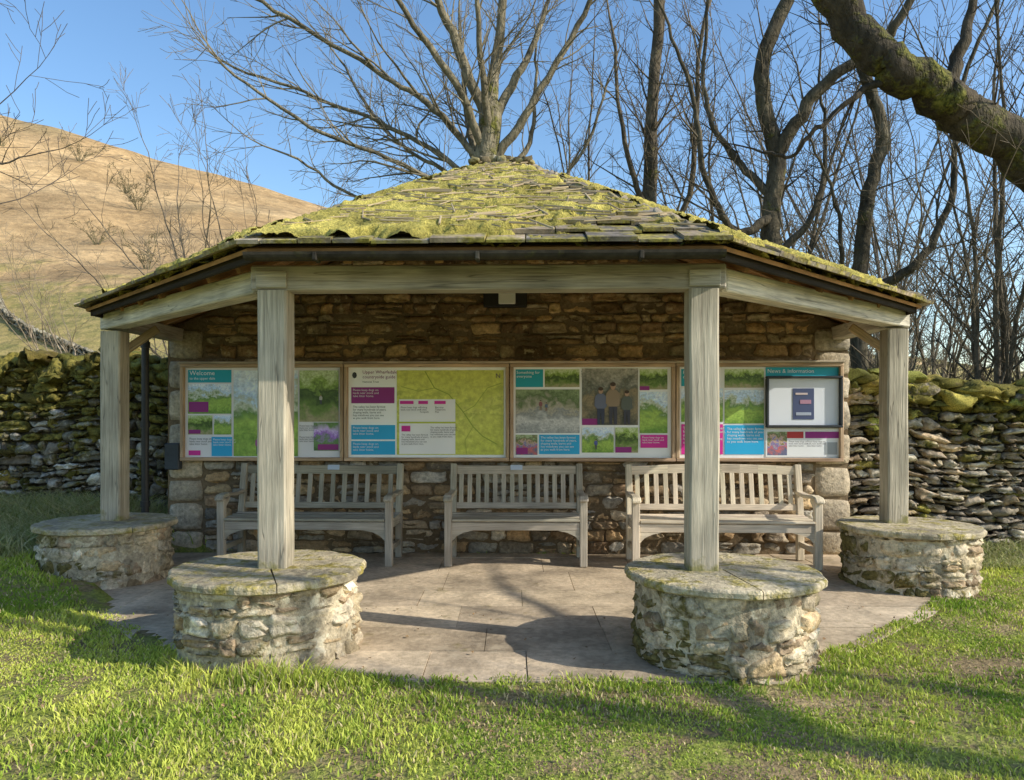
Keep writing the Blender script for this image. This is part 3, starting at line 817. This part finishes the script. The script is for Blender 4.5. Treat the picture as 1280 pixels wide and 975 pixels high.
# ------------------------------------------------------------ trees
class Tree:
    def __init__(s,seed): s.t={};s.r=random.Random(seed)
    def add(s,pts,rad,k):
        s.t.setdefault(k,[]).append((pts,rad))
    def grow(s,p,d,L,r,lvl,maxl,trop=.04,wig=.12,dens=(0,2.4,3.6,5.0),ang=(.45,.95),rmin=.0035):
        R=s.r;n=max(3,min(8,int(L/.22)+1));st=L/n;pts=[p];rad=[r];ds=[d]
        for i in range(n):
            d=(d+Vector((R.gauss(0,wig),R.gauss(0,wig),R.gauss(0,wig)+trop))).normalized()
            p=p+d*st;pts.append(p);rad.append(max(rmin,r*(1-.78*(i+1)/n)));ds.append(d)
        s.add(pts,rad,7 if r>.06 else 5 if r>.02 else 3)
        if lvl<maxl: s.kids(pts,rad,ds,L,lvl,maxl,trop,wig,dens,ang,rmin)
    def kids(s,pts,rad,ds,L,lvl,maxl,trop,wig,dens,ang,rmin,tmin=.15,cl=None):
        R=s.r;nc=int(L*dens[min(lvl,len(dens)-1)]+R.random());n=len(pts)-1
        for k in range(nc):
            t=R.uniform(tmin,1);i=min(n-1,int(t*n));f=t*n-i
            q=pts[i].lerp(pts[i+1],f);rr=rad[i]*(1-f)+rad[i+1]*f;d=ds[min(i+1,n)]
            ax=Vector((R.gauss(0,1),R.gauss(0,1),R.gauss(0,1))).cross(d)
            if ax.length<1e-3: continue
            nd=Matrix.Rotation(R.uniform(*ang),3,ax.normalized())@d
            base=cl if cl else L
            Lc=base*R.uniform(.35,.7)*(1.15-.55*t)
            if Lc<.12: continue
            s.grow(q,nd,Lc,max(rmin,min(rr*.62,.012*Lc+.004)),lvl+1,maxl,trop,wig,dens,ang,rmin)
    def limb(s,ctrl,r0,r1,k=9,maxl=4,cl=None,dens=(2.4,2.4,3.6,5.0),tmin=.15,trop=.04,wig=.12,jit_=.015,kids=True,rmin=.0035,ang=(.45,.95)):
        C=[Vector(c) for c in ctrl];C=[C[0]*2-C[1]]+C+[C[-1]*2-C[-2]];pts=[]
        off=Vector((0,0,0))
        for i in range(1,len(C)-2):
            for j in range(8):
                t=j/8;a,b,c,d=C[i-1:i+3]
                p=.5*((2*b)+(c-a)*t+(2*a-5*b+4*c-d)*t*t+(3*b-a-3*c+d)*t**3)
                off=off*.75+Vector([s.r.gauss(0,jit_) for _ in range(3)])
                pts.append(p+off)
        pts.append(C[-2]);n=len(pts)-1
        rad=[r0+(r1-r0)*(i/n) for i in range(n+1)];rv=1
        for i in range(n+1):
            rv=1+(rv-1)*.7+s.r.gauss(0,.02);rad[i]*=rv
        ds=[(pts[min(i+1,n)]-pts[max(0,i-1)]).normalized() for i in range(n+1)]
        L=sum((pts[i+1]-pts[i]).length for i in range(n))
        s.add(pts,rad,k)
        if kids: s.kids(pts,rad,ds,L,0,maxl,trop,wig,dens,ang,rmin,tmin,cl or min(L*.55,2.6))
        if kids: s.grow(pts[-1],ds[-1],min(1.6,L*.4),r1,1,maxl,trop,wig,dens,ang,rmin)
    def build(s,name,col,mossy):
        ref=np.array([.83,.5,.12]);root=empty(name)
        for part,ks,mat in (('trunk_and_limbs',[k for k in s.t if k>3],M_BARK),('twigs',[k for k in s.t if k==3],M_TWIG)):
            mb=MB()
            for k in ks:
                tubes=s.t[k]
                C=np.array([tuple(p) for t in tubes for p in t[0]]);R=np.array([r for t in tubes for r in t[1]])
                D=[]
                for pts,_ in tubes:
                    a=np.array([tuple(p) for p in pts]);g=np.gradient(a,axis=0);D.append(g)
                D=np.concatenate(D);D/=np.linalg.norm(D,axis=1)[:,None]+1e-9
                U=np.cross(D,ref);U/=np.linalg.norm(U,axis=1)[:,None]+1e-9;Vv=np.cross(D,U)
                an=np.arange(k)*2*math.pi/k
                P=C[:,None]+R[:,None,None]*(np.cos(an)[None,:,None]*U[:,None]+np.sin(an)[None,:,None]*Vv[:,None])
                F=[];o=0
                for pts,_ in tubes:
                    m=len(pts);i=(o+np.arange(m-1))[:,None]*k;j=np.arange(k)[None]
                    F.append(np.stack([i+j,i+(j+1)%k,i+k+(j+1)%k,i+k+j],-1).reshape(-1,4));o+=m
                F=np.concatenate(F)
                al=mossy*np.clip((R-.02)/.08,0,1)
                cc=np.tile(np.array(col)[None],(len(R),1))
                CC=np.repeat(np.concatenate([cc,al[:,None]],1),k,axis=0)
                mb.add(P.reshape(-1,3),F.tolist(),CC)
            if mb.n: mb.obj(part,mat,root,True)
        return root
BK=(.13,.105,.07)
T=Tree(3)
T.limb([(-.3,12,-.1),(-.36,12,2),(-.38,12,4.2),(-.34,12,6.3)],.27,.17,12,kids=False)
D1=(3.4,3.8,5.4,5)
for c,r in (([(-.34,12,6.1),(-.15,12.1,7.9),(.05,12.2,10)],.12),([(-.36,12,5.9),(-.85,11.8,7.2),(-1.4,11.5,8.4),(-1.9,11.3,9.6)],.10),
 ([(-.4,12,5.5),(-.9,11.5,6.5),(-1.8,11,7.6),(-2.8,10.8,8.7)],.075),([(-.4,12,5.1),(-1.1,12,6.1),(-2.2,12,6.9),(-3.9,11.8,7.8),(-5.2,11.6,8.4)],.06),
 ([(-.4,12,4.9),(-1.5,12.3,5.8),(-3.0,12.6,6.6),(-4.9,12.8,7.4)],.05),([(-.3,12,6.0),(.3,12.2,7.3),(.7,12.4,8.8)],.09),
 ([(-.3,12,5.4),(.5,11.8,6.5),(1.3,11.6,7.9),(1.7,11.5,9)],.075),([(-.4,12,4.6),(-1.3,11.6,5.1),(-2.8,11.2,5.6),(-4.2,11,6.5)],.045),
 ([(-.3,12,5.0),(.3,12.4,6.0),(.4,12.6,7.5)],.06),([(-.38,12,5.1),(-.8,12.6,6.5),(-.9,13,8.5)],.07),([(-.36,12,4.5),(-1.0,12.4,5.3),(-2.1,12.9,6.2),(-3.0,13.2,7.6)],.045),
 ([(-.4,12,4.3),(-1.2,12.2,4.7),(-2.4,12.3,4.9),(-3.6,12.2,5.6)],.04),([(-.35,12,4.4),(.5,12.3,4.9),(1.2,12.5,5.8),(1.6,12.6,7)],.045),([(-.35,12,5.6),(-.5,11.4,7.0),(-.6,11,9)],.07)):
    T.limb(c,r,.018,8,maxl=3,dens=D1)
T.build('sycamore_tree',(.20,.17,.11),.5)
DD=(2.8,3.8,5.4)
T=Tree(5)
T.limb([(2.5,13,-.1),(2.45,13,3),(2.35,13,5.5),(2.45,13,8),(2.4,13,11)],.17,.07,10,maxl=3,cl=2.6,tmin=.35,dens=DD)
T.limb([(2.4,13,4.6),(1.9,12.7,6),(1.6,12.5,8)],.06,.02,6,maxl=3,dens=DD)
T.limb([(2.45,13,4.2),(3.0,12.7,5.3),(3.1,12.5,7.5),(3.4,12.4,9)],.06,.02,6,maxl=3,dens=DD)
T.build('ash_tree',BK,.4)
T=Tree(8)
T.limb([(3.75,11,-.1),(3.72,11,2.5),(3.72,11,3.9),(3.85,11,5.2),(3.62,11,6.3),(4.0,11,7.6),(4.3,11,9.4)],.17,.08,11,maxl=3,cl=2.0,tmin=.4,dens=DD)
T.limb([(3.85,11,5.2),(4.3,10.8,6.0),(5.0,10.6,6.5),(5.4,10.4,7.0),(5.7,10.3,8)],.10,.04,8,maxl=3,cl=1.8,dens=DD)
T.limb([(3.75,11,4.3),(3.2,10.7,4.0),(2.7,10.5,4.6),(2.5,10.4,5.8),(2.0,10.3,7.0)],.07,.018,7,maxl=3,dens=DD)
T.limb([(3.75,11,4.6),(3.3,11.3,5.3),(2.9,11.5,6.4),(3.0,11.6,8)],.065,.02,7,maxl=3,dens=DD)
T.limb([(3.7,11,3.6),(4.3,11,4.3),(4.6,11.1,5.2),(4.5,11.1,6.5)],.06,.018,7,maxl=3,dens=DD)
T.build('ash_tree.001',(.09,.075,.048),.45)
T=Tree(9)
T.limb([(5.2,11.2,-.1),(5.15,11.2,3.0),(5.2,11.2,4.4),(5.45,11.2,5.5),(5.1,11.2,6.6),(4.6,11.2,7.6),(4.4,11,9)],.13,.06,9,maxl=3,cl=1.8,tmin=.35,dens=DD)
T.limb([(5.2,11.2,3.2),(5.8,11,3.6),(6.3,10.9,4.5),(6.4,10.8,6.0),(6.9,10.6,7.5)],.08,.02,7,maxl=3,dens=DD)
T.limb([(5.2,11.2,2.8),(4.8,11,3.5),(4.6,10.8,4.4),(4.2,10.6,5.2)],.05,.018,6,maxl=3,dens=DD)
T.build('hawthorn_tree',(.10,.085,.055),.42)
T=Tree(12)
T.limb([(8.4,9.0,-.1),(8.1,8.9,1.5),(7.6,8.7,2.7),(6.5,8.4,3.6),(5.4,8.2,4.3),(4.6,8.1,4.78),(4.0,8.0,5.05),(3.6,8.0,5.5),(3.2,8.0,6.2),(2.9,8.1,7.4)],.30,.15,14,maxl=3,cl=1.7,tmin=.3,dens=(2.0,3.0,4.2),jit_=.028)
T.limb([(4.6,8.1,4.8),(4.9,8.2,5.6),(5.2,8.3,6.6)],.09,.025,8,maxl=3,dens=DD)
T.limb([(5.6,8.2,4.2),(5.9,8.3,5.2),(6.2,8.4,6.6)],.08,.025,8,maxl=3,dens=DD)
T.limb([(4.0,8.0,5.0),(3.4,7.9,4.6),(3.0,8.0,4.2),(2.6,8.2,4.3)],.04,.012,6,maxl=3,dens=DD)
T.limb([(3.3,8.0,6.0),(2.5,7.9,6.2),(1.8,7.8,6.1)],.055,.015,6,maxl=3,dens=DD)
T.limb([(8.2,9,1.0),(8.6,9.1,3),(8.4,9.3,6),(8.8,9.5,9)],.22,.07,10,maxl=3)
T.build('old_ash_tree',(.065,.052,.034),.5)
def coppice(name,x,y,n,h,spread,r,col,seed,z0=0,maxl=3,dens=(1.6,2.2,3.2,4),rm=.0035):
    T=Tree(seed)
    for i in range(n):
        a=T.r.uniform(0,6.28);sp=spread*T.r.uniform(.3,1);hh=h*T.r.uniform(.65,1.1)
        bx=x+.25*math.cos(a);by=y+.25*math.sin(a)
        T.limb([(bx,by,z0-.1),(bx+sp*.25*math.cos(a),by+sp*.25*math.sin(a),z0+hh*.35),(bx+sp*.6*math.cos(a)+T.r.uniform(-.3,.3),by+sp*.6*math.sin(a),z0+hh*.7),(bx+sp*math.cos(a),by+sp*math.sin(a),z0+hh)],r*T.r.uniform(.5,1.1),.010,6,maxl=maxl,tmin=.25,dens=dens,cl=min(1.8,h*.32),rmin=rm)
    T.build(name,col,.35)
DC=(2.6,3.4,4.4)
coppice('hazel_tree',6.6,10.2,8,6.5,2.0,.05,(.12,.10,.07),21,dens=DC)
coppice('hazel_tree.001',8.6,12.5,8,7,2.6,.06,(.14,.12,.08),22,dens=DC)
coppice('hazel_tree.002',4.4,14.5,8,9,3.0,.065,(.15,.125,.09),23,dens=DC)
coppice('hazel_tree.003',1.2,15,7,9,3.0,.055,(.17,.14,.10),24,dens=DC)
coppice('hazel_tree.004',9.0,17,10,9,4,.065,(.17,.14,.11),25,dens=DC)
coppice('hazel_tree.005',-5.8,16,10,6.4,3.2,.04,(.20,.16,.115),26,z0=.3,dens=(3,4,5))
coppice('hazel_tree.006',6.4,15,9,8.5,3,.06,(.15,.125,.09),35,dens=DC)
coppice('hawthorn_shrub',5.4,9.5,11,3.3,1.8,.022,(.14,.11,.07),27,dens=(3.4,4.4,5.4))
coppice('hawthorn_shrub.001',7.4,9.3,13,4.0,2.2,.022,(.14,.11,.07),28,dens=(3.4,4.4,5.4))
coppice('hawthorn_shrub.002',-12.5,22,10,4.4,2.4,.045,(.28,.22,.15),29,z0=.3,dens=(2.4,3.4,4))
coppice('hawthorn_shrub.003',7.0,13.5,15,5.4,3.6,.03,(.16,.13,.085),31,dens=(2.8,3.8,4.4))
coppice('hawthorn_shrub.004',3.0,12.8,10,4.4,2.4,.03,(.15,.12,.08),32,dens=(2.6,3.6,4))
coppice('hawthorn_shrub.005',-9.8,19,8,3.6,2.0,.03,(.28,.22,.15),33,z0=.3,dens=(2.4,3.4,4))
coppice('hawthorn_shrub.006',-5.0,13,10,3.9,2.0,.022,(.22,.175,.12),34,z0=.3,dens=(2.4,3.6,4.4))
T=Tree(90)
for i in range(75):
    x=T.r.uniform(3,34);y=T.r.uniform(22,34);h=T.r.uniform(4,9)
    T.limb([(x,y,-.1),(x+T.r.uniform(-.4,.4),y,h*.4),(x+T.r.uniform(-1,1),y+.3,h*.75),(x+T.r.uniform(-2,2),y+.5,h)],.09,.02,5,maxl=2,tmin=.1,dens=(3.4,4,3),cl=2.6,rmin=.010)
T.build('distant_hedgerow_trees',(.17,.14,.10),.2)
T=Tree(41)
T.limb([(-9.2,9.2,0),(-9.1,9.2,3),(-8.8,9.2,6),(-8.9,9.2,9)],.28,.12,10,maxl=3,tmin=.5)
for c in([(-9.1,9.2,3.0),(-8.2,9.1,3.9),(-7.2,9,4.5),(-6.2,9,5.0)],[(-9.1,9.2,3.8),(-8.0,9.3,4.2),(-6.8,9.3,4.4),(-5.9,9.3,4.6)],[(-9,9.2,4.5),(-7.8,9,5.6),(-6.9,8.9,6.3)],[(-9.1,9.2,2.6),(-8,9.0,3.4),(-6.8,8.9,3.9),(-6.0,8.9,3.9)],[(-9.1,9.2,3.4),(-7.6,9,4.2),(-6.4,8.9,4.3)]):
    T.limb(c,.04,.008,6,maxl=3,cl=1.3,dens=(3,3.4,4.5))
T.build('beech_tree',(.13,.105,.08),.3)
# bare tree to the right of the photographer: its limbs dapple the lawn
T=Tree(44)
T.limb([(8.9,.6,0),(8.8,.6,2),(8.6,.7,4),(8.5,.8,7.5)],.15,.07,10,maxl=3,tmin=.3,dens=(2,2.4,3.4))
for c in([(8.8,.6,1.6),(7.9,.2,2.4),(7.0,-.3,3.0),(6.0,-.6,3.6)],[(8.7,.6,2.2),(7.8,1.0,3.0),(6.9,1.2,3.9)],[(8.7,.6,2.8),(8.2,1.6,3.6),(7.6,2.4,4.6)],[(8.6,.7,3.2),(7.4,.2,4.0),(6.4,-.4,4.8)],[(8.6,.7,3.8),(8.0,-.4,4.7),(7.2,-1.4,5.6)],[(8.6,.7,4.2),(7.4,1.2,5.0),(6.6,1.4,5.8)],[(8.8,.6,1.3),(8.0,1.3,1.7),(7.2,1.7,2.3)],[(8.6,.7,4.8),(8.9,2.0,5.6),(9.2,3.2,6.2)]):
    T.limb(c,.09,.03,7,maxl=3,cl=1.9,dens=(3.4,3.6,4.4))
T.build('sycamore_tree.001',(.2,.17,.12),.3)
for i,(x,y,s) in enumerate(((-74,130,4.2),(-53,108,5.0),(-86,128,2.4),(-47,86,2.6),(-36,75,3.2),(-60,118,2.0))):
    coppice('hawthorn_bush'+('' if i==0 else '.%03d'%i),x,y,14,s*.8,s*.7,.05,(.15,.13,.07),60+i,z0=float(hz(x,y)),maxl=3,dens=(3,3,3),rm=.02)

# ------------------------------------------------------------ grass
def grass(name,n,xr,yr,hfun,dens,colf,wid=.0032,lean=.5):
    x=NR.uniform(*xr,n);y=NR.uniform(*yr,n)
    p=dens(x,y)
    k=NR.rand(n)<p
    ed=.07*smoothn(x,y,5,31)+.06*smoothn(x,y,15,32)+NR.normal(0,.02,n)
    k&=~inpoly(x+ed,y+ed,[(a*.965,b+(.05 if b<6 else 0)) for a,b in poly])
    Mi=np.array(MS)
    for cx,cy in PLC:
        wx=Mi[0][0]*cx+Mi[0][1]*cy+Mi[0][3];wy=Mi[1][0]*cx+Mi[1][1]*cy+Mi[1][3]
        k&=((x-wx)**2+(y-wy)**2)>.53**2
    x=x[k];y=y[k];n=len(x);h=hfun(x,y)*NR.uniform(.5,1.35,n)
    z=np.where(inpoly(x,y,poly),.004,gz(x,y)-.004)
    a=NR.uniform(0,6.28,n);la=NR.uniform(0,6.28,n);ln=h*lean*NR.uniform(.2,1.6,n)
    w=wid*NR.uniform(.7,1.4,n)*(1+ (y-3)*.14)
    wx=np.cos(a)*w;wy=np.sin(a)*w;lx=np.cos(la)*ln;ly=np.sin(la)*ln
    V=np.empty((n,5,3))
    V[:,0]=np.stack([x-wx,y-wy,z],1);V[:,1]=np.stack([x+wx,y+wy,z],1)
    V[:,2]=np.stack([x+wx*.8+lx*.35,y+wy*.8+ly*.35,z+h*.6],1);V[:,3]=np.stack([x-wx*.8+lx*.35,y-wy*.8+ly*.35,z+h*.6],1)
    V[:,4]=np.stack([x+lx,y+ly,z+h*.95],1)
    C=colf(x,y,n);C=np.repeat(C,5,axis=0)
    me=bpy.data.meshes.new(name);me.vertices.add(n*5);me.vertices.foreach_set('co',V.astype(np.float32).ravel())
    b=np.arange(n)*5
    loops=np.stack([b,b+1,b+2,b+3,b+3,b+2,b+4],1).ravel()
    me.loops.add(n*7);me.loops.foreach_set('vertex_index',loops.astype(np.int32))
    me.polygons.add(n*2);ls=np.stack([np.arange(n)*7,np.arange(n)*7+4],1).ravel()
    me.polygons.foreach_set('loop_start',ls.astype(np.int32))
    me.update(calc_edges=True);me.validate()
    at=me.attributes.new('Col','FLOAT_COLOR','POINT');at.data.foreach_set('color',C.astype(np.float32).ravel())
    me.materials.append(M_GRASS);o=bpy.data.objects.new(name,me);COL.objects.link(o);return o
def plinthd(x,y):
    d=np.full(len(x),9.)
    for cx,cy in PLC: d=np.minimum(d,np.abs(np.hypot(x-cx-CX,y-cy)-.55))
    return d
def hl(x,y):
    h=.026+.020*smoothn(x,y,3.5,2)+.016*smoothn(x,y,11,3)
    h=h+.05*np.exp(-(plinthd(x,y)/.12)**2)*np.clip(.5+smoothn(x,y,6,41)*1.5,0,1.3)
    h=h+.11*np.exp(-(((x+1.15)/.35)**2+((y-4.0)/.12)**2))
    h=h+.12*sstep(7.0,8.2,y)*(x<-3)+.05*sstep(-4.2,-5,x)*sstep(5,6,y)
    return np.maximum(h,.011)*(1-.5*bare(x,y))
def dl(x,y):
    d=np.clip((4.0/np.maximum(y,2))**1.3,.2,1)
    v=smoothn(x,y,5,5)+.8*smoothn(x,y,14,6)+.6*smoothn(x,y,30,7)
    d=d*np.clip(.85+v*1.2,.15,1)
    d=d*(1-.88*bare(x,y))
    d=d*np.where(np.abs(x)>y*.75+.6,.2,1)
    return d
def cl_(x,y,n):
    t=np.clip(.60+1.1*smoothn(x,y,2.2,8)+.8*smoothn(x,y,9,9)+NR.normal(0,.2,n),0,1)[:,None]
    c=np.array([.24,.37,.045])*(1-t)+np.array([.66,.70,.14])*t
    dead=(NR.rand(n)<.10+.18*np.clip(smoothn(x,y,5,51),0,1)+.4*bare(x,y))[:,None];c=np.where(dead,np.array([.64,.53,.29]),c)
    c=c*NR.uniform(.72,1.12,(n,1))
    return np.concatenate([c,np.ones((n,1))],1)
grass('lawn_grass',760000,(-7,7),(2.2,8.6),hl,dl,cl_,.0034,.6)
def ct(x,y,n):
    t=NR.rand(n)[:,None];c=np.array([.24,.30,.07])*(1-t)+np.array([.55,.50,.28])*t
    return np.concatenate([c,np.ones((n,1))],1)
grass('rough_grass',70000,(-9,-3.7),(6.4,8.8),lambda x,y:.15+.18*sstep(7,8.3,y),lambda x,y:np.clip(sstep(-3.7,-4.8,x)*.7+sstep(7.2,8.2,y)*.8,0,1),ct,.004,.9)
grass('rough_grass.001',22000,(3.85,9),(6.9,7.9),lambda x,y:.06+.10*sstep(7.2,7.8,y),lambda x,y:np.full(len(x),.8),ct,.004,.8)
lf=MB()
for i in range(650):
    x=random.uniform(-4,4.2);y=random.uniform(2.7,5.6)
    ip=bool(inpoly(np.array([x]),np.array([y]),poly)[0])
    if ip and random.random()<.5: continue
    z=float(gz(x,y))+.02;r=random.uniform(.005,.015);a=random.uniform(0,6.28)
    if ip: z=.019
    v=[(x+r*math.cos(a+k*1.2566)*(1 if k%2 else .6),y+r*math.sin(a+k*1.2566),z+random.uniform(0,.012)) for k in range(5)]
    lf.add(v,[(0,1,2,3,4)],jit((.28,.18,.09),.4))
lf.obj('fallen_leaves',M_TEAK)

# ------------------------------------------------------------ light & camera
EL=math.radians(32);ts=Vector((1,-.36,0)).normalized()
sd=Vector((ts.x*math.cos(EL),ts.y*math.cos(EL),math.sin(EL)))
L=bpy.data.lights.new('sun','SUN');L.energy=5.0;L.angle=math.radians(.5);L.color=(1,.94,.83)
lo=bpy.data.objects.new('sun',L);COL.objects.link(lo);lo.rotation_euler=sd.to_track_quat('Z','Y').to_euler();lo.location=(10,-5,12)
w=bpy.data.worlds.new('World');SC.world=w;w.use_nodes=True;nt=w.node_tree
sk=nt.nodes.new('ShaderNodeTexSky');sk.sky_type='NISHITA';sk.sun_disc=False;sk.sun_elevation=EL;sk.sun_rotation=math.atan2(sd.x,sd.y)
sk.air_density=1.1;sk.dust_density=.8;sk.ozone_density=2.0
hs=nt.nodes.new('ShaderNodeHueSaturation');hs.inputs['Saturation'].default_value=1.15;hs.inputs['Value'].default_value=1.5
bg=nt.nodes['Background'];nt.links.new(sk.outputs[0],hs.inputs['Color']);nt.links.new(hs.outputs[0],bg.inputs[0]);bg.inputs[1].default_value=.15
cam=bpy.data.cameras.new('camera');co=bpy.data.objects.new('camera',cam);COL.objects.link(co)
co.location=(0,0,1.43);co.rotation_euler=(math.pi/2,0,0);cam.lens=26.7;cam.sensor_width=36;cam.shift_y=.0238;cam.clip_end=3000;cam.clip_start=.05
SC.camera=co
SC.view_settings.view_transform='Standard';SC.view_settings.look='None';SC.view_settings.exposure=0
